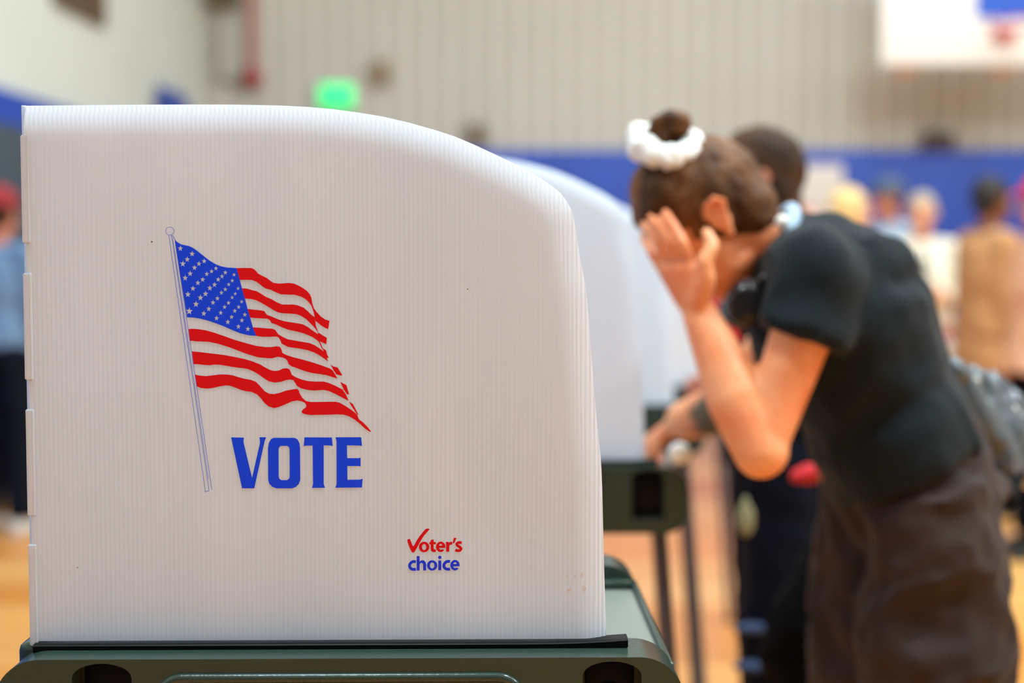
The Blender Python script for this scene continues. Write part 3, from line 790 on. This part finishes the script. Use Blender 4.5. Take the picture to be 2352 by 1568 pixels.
def upper_back(bm):
    ell(bm, W(1862, 578, 2.25), (.062, .125, .062)); ell(bm, W(1940, 628, 2.25), (.082, .15, .085)); ell(bm, W(1828, 570, 2.245), (.048, .09, .054)); ell(bm, W(1985, 622, 2.25), (.07, .14, .062)); ell(bm, W(1900, 560, 2.25), (.055, .13, .045))
J['extra_top'] = [upper_back]
root_w, body_w, info = person('woman in black T-shirt and brown trousers leaning on a booth, forehead in her hand', J, st)
# tattooed patch on the writing forearm (colour of the skin itself)
nt = SKW.node_tree; bsdf = nt.nodes['Principled BSDF']; src = bsdf.inputs['Base Color'].links[0].from_socket
tc = nt.nodes.new('ShaderNodeTexCoord'); vm = nt.nodes.new('ShaderNodeVectorMath'); vm.operation = 'DISTANCE'
tp = W(1646, 962, 2.44); vm.inputs[1].default_value = tp-root_w.location
nz = nt.nodes.new('ShaderNodeTexNoise'); nz.inputs['Scale'].default_value = 40
ma = nt.nodes.new('ShaderNodeMath'); ma.operation = 'MULTIPLY_ADD'; ma.inputs[1].default_value = .05
rm = nt.nodes.new('ShaderNodeMapRange'); rm.inputs['From Min'].default_value = .088; rm.inputs['From Max'].default_value = .066
mx = nt.nodes.new('ShaderNodeMix'); mx.data_type = 'RGBA'; mx.inputs['B'].default_value = lin('#5A4A34')
nt.links.new(tc.outputs['Object'], vm.inputs[0]); nt.links.new(tc.outputs['Object'], nz.inputs['Vector'])
nt.links.new(nz.outputs['Fac'], ma.inputs[0]); nt.links.new(vm.outputs['Value'], ma.inputs[2])
nt.links.new(ma.outputs[0], rm.inputs['Value']); nt.links.new(rm.outputs[0], mx.inputs['Factor'])
nt.links.new(src, mx.inputs['A']); nt.links.new(mx.outputs['Result'], bsdf.inputs['Base Color'])
# pale blue neckband and bead
bm = bmesh.new(); c1 = W(1778, 578, 2.245); nn = V3(-.93, 0, .36); e1_ = V3(0, 1, 0); e2_ = nn.cross(e1_).normalized()
tube(bm, [c1+e1_*.078*math.cos(2*PI*k/28)+e2_*.070*math.sin(2*PI*k/28) for k in range(28)], .013, 10, close=True)
nb_ = put('neckband', organic(bm, .005, 2), 'light_blue_cotton', body_w)
bm = bmesh.new(); ell(bm, W(1797, 510, 2.17), (.011, .010, .011)); put('bead', bm, 'white_cloth', nb_)
# bun and white scrunchie
bm = bmesh.new()
arc = [W(1497, 308, 2.20), W(1510, 286, 2.19), W(1536, 274, 2.19), W(1562, 280, 2.20), W(1566, 300, 2.22)]
chain(bm, arc, [.010, .014, .016, .017, .015]); chain(bm, [W(1545, 290, 2.235), W(1535, 340, 2.235)], [.018, .02])
put('hair_bun', organic(bm, .005, 2, folds=.002, fscale=40), 'brown_hair', info['hair'])
bm = bmesh.new(); c0 = W(1528, 328, 2.21); pts = []
for k in range(28):
    a = 2*PI*k/28; pts.append(c0+V3(.043*math.cos(a), .040*math.sin(a), -.006*math.cos(a)-.020*math.sin(a)*-1+.006*math.sin(5*a)))
tube(bm, pts, [.0135+.004*math.sin(7*2*PI*k/28) for k in range(28)], 12, close=True)
for k in range(9):
    a = 2*PI*k/9; ell(bm, c0+V3(.044*math.cos(a), .040*math.sin(a), .02*math.sin(a)-.004), (.017, .016, .019))
put('scrunchie', organic(bm, .005, 2, folds=.003, fscale=50), 'white_cloth', info['hair'])

# ---- headphones round her neck
hp = thing('headphones', W(1730, 680, 2.2), 'black headphones hanging round the neck of the leaning woman', 'headphones')
mat('headphone_black', '#15161C', .25); mat('headphone_pad', '#0A0A0D', .7)
for (x, y, d, sg) in ((1716, 697, 2.135, -1), (1700, 705, 2.30, 1)):
    c = W(x, y, d); bm = bmesh.new()
    tube(bm, [c+V3(-.004, sg*.016, 0), c+V3(-.004, sg*.010, 0), c, c+V3(.004, -sg*.014, 0)], [.022, .031, .035, .033], 24)
    cup = put('ear_cup', bm, 'headphone_black', hp)
    bm = bmesh.new(); ring = [c+V3(.004+math.cos(2*PI*k/24)*.026, -sg*.016, math.sin(2*PI*k/24)*.028) for k in range(24)]
    tube(bm, ring, .010, 10, close=True); put('ear_pad', bm, 'headphone_pad', cup)
bm = bmesh.new()
band = [W(1722, 668, 2.13), W(1755, 640, 2.125), W(1800, 600, 2.15), W(1828, 575, 2.22), W(1815, 580, 2.29), W(1765, 630, 2.325), W(1705, 680, 2.31)]
tube(bm, band, .009, 10); put('headband', organic(bm, .004, 2), 'headphone_black', hp)

# ---- glossy bag behind her hip
mat('bag_grey', '#4A5258', .3, hex2='#39414A', nscale=8, bump=.5, bscale=16, coat=.2)
mat('snap_metal', '#C9C6BE', .25, .6)
bag = thing('shoulder_bag', W(2270, 1000, 2.36), 'glossy dark grey bag with pale round snaps behind the hip of the leaning woman', 'bag')
bm = bmesh.new()
for q in (((2190,850,2.30),(2235,960,2.32),(2300,1075,2.34)), ((2235,870,2.36),(2290,965,2.36),(2345,1065,2.36)), ((2270,880,2.40),(2330,960,2.40),(2390,1080,2.40))):
    chain(bm, [W(*p) for p in q], [.022, .036, .040])
bagm = put('bag_body', organic(bm, .006, 3, folds=.004, fscale=16), 'bag_grey', bag)
for x, y, d in ((2241,878,2.318), (2330,945,2.36), (2345,985,2.35)):
    bm = bmesh.new(); ell(bm, W(x, y, d), (.0085, .004, .0095)); put('snap', bm, 'snap_metal', bagm)
bm = bmesh.new(); tube(bm, [W(2262, 1050, 2.25), W(2290, 1095, 2.24), W(2318, 1150, 2.26), W(2340, 1080, 2.33)], [.012, .014, .013, .012], 10)
put('bag_strap', bm, 'black_knit', bag)
# ---- black cloth bag hanging between the two voters
cb = thing('tote_bag', W(1860, 1400, 2.62), 'black cloth bag hanging in front of the brown trousers', 'bag')
bm = bmesh.new()
eloft(bm, [(W(1905, 1225, 2.60), V3(.030, 0, .01), V3(0, .03, 0)), (W(1890, 1320, 2.60), V3(.06, 0, .01), V3(0, .045, 0)), (W(1862, 1430, 2.60), V3(.085, 0, .0), V3(0, .06, 0)), (W(1850, 1510, 2.60), V3(.085, 0, 0), V3(0, .06, 0)), (W(1868, 1640, 2.60), V3(.070, 0, 0), V3(0, .05, 0))])
cbb = put('bag_body', organic(bm, .008, 3, folds=.008, fscale=12), 'black_knit', cb)
bm = bmesh.new(); tube(bm, [W(1885, 1235, 2.58), W(1900, 1150, 2.57), W(1915, 1080, 2.56), W(1925, 1150, 2.60), W(1920, 1235, 2.62)], .008, 8)
put('handle', bm, 'black_knit', cb)
# pen and ballot under her writing hand
mat('paper', '#F4F2EE', .6); mat('pen_blue', '#20306A', .35)
bo = booths[1][0]
bm = bmesh.new(); box(bm, bo.x+.155, bo.x+.315, bo.y-.12, bo.y+.12, bo.z+.8645, bo.z+.8655)
tag(put('ballot', bm, 'paper', smooth=False), 'white paper ballot under the writing hand of the leaning woman', 'ballot')
# small round white object at the booth corner
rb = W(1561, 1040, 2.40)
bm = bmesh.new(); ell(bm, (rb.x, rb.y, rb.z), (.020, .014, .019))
tag(put('white_object', organic(bm, .004, 1), 'white_cloth'), 'small round white object on the corner of the leaning woman\'s booth', 'roll')

# ---- voter right behind her
J2, f2 = standing(1722, 432, 3.0, 180, s=.99, arms={'L': ((.05, -.25, -1), (-.3, .8, .05)), 'R': ((.1, -.2, -1), (-.3, .8, -.1))})
sh = V3(.10, 0, 0)
for k in ('pelvis', 'hipL', 'hipR', 'knL', 'knR', 'anL', 'anR'): J2[k] = J2[k]+V3(.065, .05, -.02 if k[0] in 'ph' else 0)
J2['chest'] += V3(.09, .05, -.09); J2['neck'] += V3(.085, .02, -.07)
for k in ('shL', 'shR', 'elL', 'elR', 'wrL', 'wrR'): J2[k] += V3(.13, .04, -.12)
st2 = dict(skin='ruddy_skin', hair='dark_hair', hairstyle='long', top='black_knit', trousers='navy_denim', sleeve='short', folds=.006, bodyvox=.008, voxel=.01)
r2, b2, i2 = person('dark-haired person in black top and navy jeans standing behind the leaning woman', J2, st2)
bm = bmesh.new(); cc = J2['neck']+V3(0, 0, .0); ring = []
for k in range(24):
    a = 2*PI*k/24; ring.append(cc+V3(-.01+.066*math.cos(a), .072*math.sin(a), .0+.014*math.cos(a)))
tube(bm, ring, .015, 10, close=True); put('collar', organic(bm, .006, 2), 'light_blue_cotton', b2)
for y in (1442, 1530):
    bm = bmesh.new(); p = W(1735, y, 2.895); ell(bm, p, (.048, .02, .012)); put('faded_patch', bm, 'faded_denim', i2['trousers'])
# red lanyard, red pouch
ln = thing('lanyard', J2['chest'], 'red lanyard seen between the raised forearm and the headphones', 'lanyard')
bm = bmesh.new(); tube(bm, [W(1668, 600, 2.84), W(1655, 690, 2.80), W(1672, 790, 2.80), W(1700, 900, 2.82)], [.02, .026, .024, .012], 10); put('strap', bm, 'red_cloth', ln)
rp = thing('pouch', W(1850, 1090, 2.80), 'small red pouch at the waist behind the propped elbow', 'pouch')
bm = bmesh.new(); eloft(bm, [(W(1818, 1094, 2.72), V3(0, .012, 0), V3(0, 0, .010)), (W(1850, 1088, 2.72), V3(0, .02, 0), V3(0, 0, .019)), (W(1872, 1085, 2.72), V3(0, .02, 0), V3(0, 0, .020))], 14)
put('pouch_body', bm, 'red_cloth', rp)
bm = bmesh.new(); ell(bm, W(1897, 1092, 2.73), (.014, .012, .026)); put('brass_clasp', bm, mat('tan_leather', '#B98A58', .6), rp)

bm = bmesh.new(); c = W(1712, 1192, 2.80); ell(bm, c, (.020, .008, .036)); ell(bm, c+V3(0, 0, .035), (.008, .006, .012))
tag(put('key_tag', organic(bm, .004, 2), mat('pale_olive', '#8A8866', .5)), 'small pale olive oval tag hanging against the navy jeans beside the booth leg', 'tag')

# ---- people waiting along the far side
far = [
 # px, py, d, heading, opts, label, arms
 (1957, 486, 7.2, -10, dict(skin='fair_skin', hair='blond_hair', hairstyle='long', top='grey_cotton', trousers='navy_denim'), 'blond person turned to the right, behind the back of the leaning woman', None),
 (2036, 458, 9.3, 200, dict(skin='ruddy_skin', hair='dark_hair', top='light_blue_cotton', trousers='navy_denim', cap='cap_blue', loose=1.3), 'person in light blue shirt and grey-blue cap by the blue wall', None),
 (2116, 492, 8.2, 250, dict(skin='fair_skin', hair='grey_blond_hair', hairstyle='short', top='cream_knit', trousers='rust_cloth', loose=1.08), 'blond person in a cream sweater and rust trousers in the far queue', {'L': ((.15, .1, -1), (-.3, 1, .1)), 'R': ((.1, .1, -1), (-.4, 1, -.1))}),
 (2282, 462, 7.1, 12, dict(skin='brown_skin', hair='black_hair', hairstyle='short', top='camel_wool', trousers='navy_denim', coat=.72, loose=1.22, topname='coat'), 'black-haired person in a long camel coat facing right', None),
 (2392, 470, 6.1, 190, dict(skin='ruddy_skin', hair='dark_hair', top='peach_wool', trousers='navy_denim', cap='red_cloth', coat=.80, loose=1.08, topname='coat'), 'person in red cap and peach coat cut off by the right edge of the picture', None),
 (4, 492, 6.6, 75, dict(skin='ruddy_skin', hair='dark_hair', top='steel_blue_cotton', trousers='navy_denim', cap='maroon_cloth', shoe='white_shoe'), 'person in dark red cap and blue shirt standing left of the flag screen', None),
]
far_objs = []
for px, py, d, hd, o, lab, arms in far:
    o.update(voxel=.013, bodyvox=.0095)
    Jf, ff = standing(px, py, d, hd, arms=arms)
    far_objs.append(person(lab, Jf, o, 'people across the gym'))
# dark handbag strap carried by the person in cream
c = W(2116, 625, 8.2-.28)
hb = thing('handbag', c, 'small dark bag held in front of the cream sweater', 'bag', None)
bm = bmesh.new(); eloft(bm, [(c+V3(0, 0, .09), V3(.022, 0, 0), V3(0, .02, 0)), (c, V3(.035, 0, 0), V3(0, .03, 0)), (c-V3(0, 0, .10), V3(.032, 0, 0), V3(0, .03, 0))], 14)
put('bag_body', organic(bm, .008, 2), mat('dark_leather', '#22231E', .5), hb)
bm = bmesh.new(); tube(bm, [c+V3(-.02, 0, .07), c+V3(-.012, 0, .15), c+V3(.012, 0, .15), c+V3(.02, 0, .07)], .006, 8); put('handle', bm, 'dark_leather', hb)
c = W(2182, 812, 7.6)
bm = bmesh.new(); eloft(bm, [(c+V3(0, 0, .07), V3(.045, 0, 0), V3(0, .03, 0)), (c, V3(.055, 0, 0), V3(0, .04, 0)), (c-V3(0, 0, .08), V3(.05, 0, 0), V3(0, .04, 0))], 14)
tag(put('carrier_bag', organic(bm, .01, 2), 'white_cloth'), 'small white carrier bag between the cream sweater and the camel coat', 'bag')

# ------------------------------------------------------------------ the gym
def struct(name, me, m, smooth=False):
    o = put(name, me, m, smooth=smooth); o['kind'] = 'structure'; return o
YB, YF, XRW, ZC = 12.0, -9.0, 9.5, 7.2
def lw(y): return -2.59+(y-12)*.038         # the left wall is very slightly splayed

def wall_mat(name, base, line, dark, band):
    m = bpy.data.materials.new(name); m.use_nodes = True; nt = m.node_tree; b = nt.nodes['Principled BSDF']
    MATS[name] = m
    b.inputs['Roughness'].default_value = .6
    g = nt.nodes.new('ShaderNodeNewGeometry'); sp = nt.nodes.new('ShaderNodeSeparateXYZ'); nt.links.new(g.outputs['Position'], sp.inputs[0])
    def M(op, a, bb=None):
        n = nt.nodes.new('ShaderNodeMath'); n.operation = op
        for i, q in enumerate((a, bb)):
            if q is None: continue
            if isinstance(q, (int, float)): n.inputs[i].default_value = q
            else: nt.links.new(q, n.inputs[i])
        return n.outputs[0]
    ax = sp.outputs['X'] if band != 'left' else sp.outputs['Y']
    fr = M('FRACT', M('MULTIPLY', M('ADD', ax, 50), 1/.19))
    ln = M('LESS_THAN', M('ABSOLUTE', M('SUBTRACT', fr, .5)), .065)
    nz = nt.nodes.new('ShaderNodeTexNoise'); nz.inputs['Scale'].default_value = .9; nz.inputs['Detail'].default_value = 2
    nt.links.new(g.outputs['Position'], nz.inputs['Vector'])
    rp = nt.nodes.new('ShaderNodeValToRGB'); rp.color_ramp.elements[0].position = .35; rp.color_ramp.elements[1].position = .65
    rp.color_ramp.elements[0].color = lin(base); rp.color_ramp.elements[1].color = lin(dark)
    nt.links.new(nz.outputs['Fac'], rp.inputs['Fac'])
    m1 = nt.nodes.new('ShaderNodeMix'); m1.data_type = 'RGBA'; nt.links.new(ln, m1.inputs['Factor'])
    nt.links.new(rp.outputs['Color'], m1.inputs['A']); m1.inputs['B'].default_value = lin(line)
    nt.links.new(m1.outputs['Result'], b.inputs['Base Color'])
    return m
wall_mat('panelled_wall', '#B4B1A9', '#E6E5E0', '#AEABA3', 'back')
wall_mat('left_wall_paint', '#D0D8D2', '#D2DAD4', '#CCD4CC', 'left')
mat('plain_wall', '#D8D2C4', .7); mat('pad_blue', '#1546B4', .5, hex2='#123EA4', nscale=2); mat('ceiling_paint', '#E4E0D6', .8)
mat('door_slate', '#3E4E56', .5)

def quad(pts):
    bm = bmesh.new(); vs = [bm.verts.new(p) for p in pts]; bm.faces.new(vs); return bm
def slab_wall(p0, p1, z0, z1, th):
    """upright slab between two floor points"""
    a, b = Vector(p0), Vector(p1); d = (b-a).normalized(); n = Vector((-d.y, d.x, 0))*th
    bm = bmesh.new(); rings = []
    for z in (z0, z1): rings.append([Vector((q.x, q.y, z)) for q in (a, b, b+n, a+n)])
    loft(bm, rings); return bm
def floor_mat():
    m = bpy.data.materials.new('gym_wood'); m.use_nodes = True; nt = m.node_tree; b = nt.nodes['Principled BSDF']; MATS['gym_wood'] = m
    g = nt.nodes.new('ShaderNodeNewGeometry')
    br = nt.nodes.new('ShaderNodeTexBrick'); br.inputs['Scale'].default_value = 1
    br.inputs['Brick Width'].default_value = 2.6; br.inputs['Row Height'].default_value = .40; br.inputs['Mortar Size'].default_value = .0
    br.inputs['Color1'].default_value = lin('#D98E40'); br.inputs['Color2'].default_value = lin('#EBB46C'); br.inputs['Bias'].default_value = 0
    nt.links.new(g.outputs['Position'], br.inputs['Vector'])
    br2 = nt.nodes.new('ShaderNodeTexBrick'); br2.inputs['Scale'].default_value = 1
    br2.inputs['Brick Width'].default_value = .9; br2.inputs['Row Height'].default_value = .057; br2.inputs['Mortar Size'].default_value = .0015
    br2.inputs['Color1'].default_value = lin('#F0E0D0'); br2.inputs['Color2'].default_value = (1, 1, 1, 1); br2.inputs['Mortar'].default_value = lin('#9A6A40')
    nt.links.new(g.outputs['Position'], br2.inputs['Vector'])
    mx = nt.nodes.new('ShaderNodeMix'); mx.data_type = 'RGBA'; mx.blend_type = 'MULTIPLY'; mx.inputs['Factor'].default_value = 1
    nt.links.new(br.outputs['Color'], mx.inputs['A']); nt.links.new(br2.outputs['Color'], mx.inputs['B'])
    nt.links.new(mx.outputs['Result'], b.inputs['Base Color'])
    b.inputs['Roughness'].default_value = .3; b.inputs['Coat Weight'].default_value = .12; b.inputs['Coat Roughness'].default_value = .12
floor_mat()
struct('floor', boxm(-4.0, XRW+.3, YF-.3, YB+.3, -.12, 0), 'gym_wood')
struct('ceiling', boxm(-4.0, XRW+.3, YF-.3, YB+.3, ZC, ZC+.12), 'ceiling_paint')
struct('wall_back', boxm(-3.0, XRW+.2, YB, YB+.2, 0, ZC), 'panelled_wall')
struct('wall_right', boxm(XRW, XRW+.2, YF, YB, 0, ZC), 'plain_wall')
struct('wall_front', boxm(-3.9, XRW+.2, YF-.2, YF, 0, ZC), mat('dark_wall', '#5E5A55', .7))  # unseen wall, kept dark so less light bounces onto the near screen
struct('wall_left', slab_wall((lw(YF), YF, 0), (lw(YB), YB, 0), 0, ZC, .2), 'left_wall_paint')
# blue band: wall pads along the back, painted band on the left
struct('trim_back', boxm(lw(YB)+.06, XRW, YB-.05, YB+.0, .1, 2.20, .01, 2), 'pad_blue', True)
bmx = slab_wall((lw(YF)+.035, YF, 0), (lw(YB)+.035, YB-.05, 0), .1, 2.19, .035)
struct('trim_left', bmx, 'pad_blue')
# door in the left wall
y0, y1 = 6.7, 8.9
d1 = struct('door_1', slab_wall((lw(y0)+.075, y0, 0), (lw(y1)+.075, y1, 0), .0, 2.0, .04), 'door_slate')
bm = boxm(lw(7.0)+.07, lw(7.0)+.13, 6.86, 6.88, .95, 1.05, .004, 2); put('door_handle', bm, mat('steel', '#A8A8A8', .3, .9), d1)

def wallbox(name, px0, px1, py0, py1, m, depth, label, cat, y=YB, bev=.01, group=None):
    a = W(px0, py0, y); b = W(px1, py1, y)
    o = put(name, boxm(a.x, b.x, y-depth, y, b.z, a.z, bev, 2), m)
    return tag(o, label, cat, group)
# exit sign
a = W(735, 195, YB); b = W(815, 252, YB)
es = thing('exit_sign', ((a.x+b.x)/2, YB-.03, (a.z+b.z)/2), 'lit green exit sign on the tan wall above the flag screen', 'exit sign')
put('housing', boxm(a.x-.02, b.x+.02, YB-.06, YB, b.z-.02, a.z+.02, .01, 2), mat('sign_case', '#B9B4A2', .5), es)
put('lit_face', boxm(a.x, b.x, YB-.068, YB-.058, b.z, a.z, .004, 2), mat('sign_green', '#2CE080', .4, emit=1.7), es)
wallbox('wall_speaker', 852, 896, 142, 188, mat('tan_box', '#8E7C62', .6), .12, 'small tan speaker box on the wall right of the exit sign', 'speaker')
wallbox('junction_box', 1068, 1122, 285, 330, mat('taupe_box', '#7A6E60', .6), .08, 'small brown box on top of the blue pads, above the curve of the flag screen', 'wall box')
wallbox('dark_wall_box', 2115, 2185, 305, 345, mat('brown_box', '#4C3C3C', .6), .10, 'small dark brown box on top of the blue pads under the backboard', 'wall box')  # plain dark brown box above the blue pads
# red fire pipe and bell, grey conduit
fp = thing('fire_pipe', W(578, 180, YB), 'dull red pipe ending in a red alarm bell on the wall by the corner', 'pipe')
a = W(578, 180, YB-.06); bm = bmesh.new(); tube(bm, [(a.x, YB-.06, a.z), (a.x, YB-.06, 5.5)], .035, 12); put('pipe', bm, mat('dull_red', '#A8605A', .6), fp)
bm = bmesh.new(); tube(bm, [(a.x, YB-.15, a.z), (a.x, YB-.10, a.z), (a.x, YB, a.z)], [.045, .085, .085], 24); put('bell', bm, mat('bell_red', '#9C3A3C', .4), fp)
cd = thing('conduit', W(510, 180, YB), 'grey conduit running down the wall left of the red pipe', 'conduit')
a = W(503, 183, YB-.05); b = W(560, 183, YB-.05); bm = bmesh.new(); tube(bm, [(a.x, YB-.05, 5.5), (a.x, YB-.05, a.z), (b.x, YB-.05, a.z)], .028, 10); put('conduit_tube', bm, mat('grey_paint', '#8E8C7E', .6), cd)
c = W(515, 2, YB); put('pull_box', boxm(c.x-.13, c.x+.13, YB-.12, YB, c.z-.06, c.z+.30, .01, 2), mat('olive_box', '#5A5038', .6), cd)
# vent grille high on the left wall
vg = thing('air_vent', (lw(8.95), 8.95, 3.1), 'dark brown air vent high on the white left wall', 'air vent')
bmv = slab_wall((lw(8.5)+.03, 8.5, 0), (lw(9.42)+.03, 9.42, 0), 2.80, 3.6, .03); put('vent_plate', bmv, mat('vent_brown', '#5E4C38', .6), vg, False)
for k in range(7):
    z = 2.86+k*.1; put('slat', slab_wall((lw(8.53)+.05, 8.53, 0), (lw(9.39)+.05, 9.39, 0), z, z+.03, .02), mat('vent_slat', '#6E5A44', .6), vg, False)
# blue pennant at the left end
p0 = W(338, 222, 11.0); yy = 10.85
tag(put('banner', slab_wall((lw(yy-.30)+.06, yy-.30, 0), (lw(yy+.45)+.06, yy+.45, 0), 1.9, 2.56, .02), 'pad_blue', smooth=False), 'small blue banner on the left wall near the corner, peeking over the flag screen', 'banner')
# white paper sign on the blue pads
a = W(1815, 378, YB-.06); b = W(1935, 500, YB-.06)
ps = thing('paper_sign', ((a.x+b.x)/2, YB-.06, b.z), 'pale paper sign with a red mark fixed to the blue pads', 'sign')
put('sheet', boxm(a.x, b.x, YB-.062, YB-.051, b.z, a.z, .003, 2), mat('sign_paper', '#DCD6D2', .7), ps)
a2 = W(1838, 478, YB-.06); b2_ = W(1868, 497, YB-.06); put('red_mark', boxm(a2.x, b2_.x, YB-.066, YB-.0615, b2_.z, a2.z), 'red_cloth', ps, False)
# basketball backboard
yb = 11.0
hx0, hx1 = W(2025, 0, yb).x, W(2575, 0, yb).x
bz0 = W(2300, 148, yb).z; bb = thing('basketball_backboard', ((hx0+hx1)/2, yb, bz0), 'white basketball backboard with blue square at top right', 'backboard')
put('board', boxm(hx0, hx1, yb, yb+.04, bz0, bz0+1.07, .01, 2), mat('board_white', '#F4F3EF', .4), bb)
sx0 = W(2241, 0, yb).x; sx1 = W(2385, 0, yb).x; sz0 = W(2300, 42, yb).z
put('target_square', boxm(sx0, sx1, yb-.006, yb-.0005, sz0, sz0+.46), mat('target_blue', '#2058C8', .5), bb, False)
rz = W(2300, 78, yb).z; cxr = W(2303, 0, yb).x
bm = bmesh.new(); tube(bm, [(cxr+.228*math.cos(2*PI*k/32), yb-.36+.228*math.sin(2*PI*k/32), rz+.02) for k in range(32)], .010, 8, close=True)
rim = put('rim', bm, mat('rim_red', '#C8404A', .5), bb)
put('rim_bracket', boxm(cxr-.07, cxr+.07, yb-.13, yb+.0, rz-.05, rz+.03, .01, 2), 'rim_red', bb)
for x in (2080, 2302, 2530):
    c = W(x, 160, yb); put('edge_pad', boxm(c.x-.07, c.x+.07, yb-.01, yb+.05, c.z-.04, c.z+.02, .01, 2), mat('pad_brown', '#B47A50', .7), bb)
put('support_arm', boxm((hx0+hx1)/2-.06, (hx0+hx1)/2+.06, yb+.04, YB-.001, bz0+.3, bz0+.42, .01, 2), mat('grey_steel', '#77787A', .5), bb)

# ------------------------------------------------------------------ lamps
lampm = mat('lamp_diffuser', '#FFF6E8', .5, emit=14)
mat('lamp_case', '#C8C8C4', .5)
LAMPS = []
for ix, x in enumerate((-.9, 2.6, 6.2)):
    for iy, y in enumerate((-6.2, -2.6, .95, 4.8, 8.6)):
        l = thing('ceiling_lamp', (x, y, 6.5), 'high gym ceiling lamp above the hall, outside the view', 'ceiling lamp', 'gym ceiling lamps')
        put('lamp_housing', boxm(x-.62, x+.62, y-.32, y+.32, 6.44, 6.52, .01, 2), 'lamp_case', l)
        put('lamp_panel', boxm(x-.58, x+.58, y-.28, y+.28, 6.42, 6.44), 'lamp_diffuser', l, False)
        put('lamp_rod', boxm(x-.01, x+.01, y-.01, y+.01, 6.5, ZC), 'lamp_case', l, False)
        ld = bpy.data.lights.new('gym_light', 'AREA'); ld.shape = 'RECTANGLE'; ld.size = 1.16; ld.size_y = .56
        pw = {-6.2: 12, -2.6: 14, .95: 520, 4.8: 290, 8.6: 100}[y]
        ld.energy = pw*{-.9: .68, 2.6: 1.12, 6.2: 1.2}[x]; ld.color = (.73, .92, 1.0)
        lo = bpy.data.objects.new('gym_light', ld); COL.objects.link(lo); lo.location = (x, y, 6.41)

w = bpy.data.worlds.new('world'); scene.world = w; w.use_nodes = True
w.node_tree.nodes['Background'].inputs[0].default_value = (.8, .85, .9, 1); w.node_tree.nodes['Background'].inputs[1].default_value = .3
scene.view_settings.view_transform = 'Standard'; scene.view_settings.look = 'None'
scene.view_settings.gamma = 1; scene.view_settings.exposure = -.76
scene.cycles.max_bounces = 7; scene.cycles.diffuse_bounces = 4; scene.cycles.glossy_bounces = 4
scene.cycles.sample_clamp_indirect = 6
scene.cycles.use_denoising = True
scene.cycles.use_adaptive_sampling = True; scene.cycles.adaptive_threshold = .02
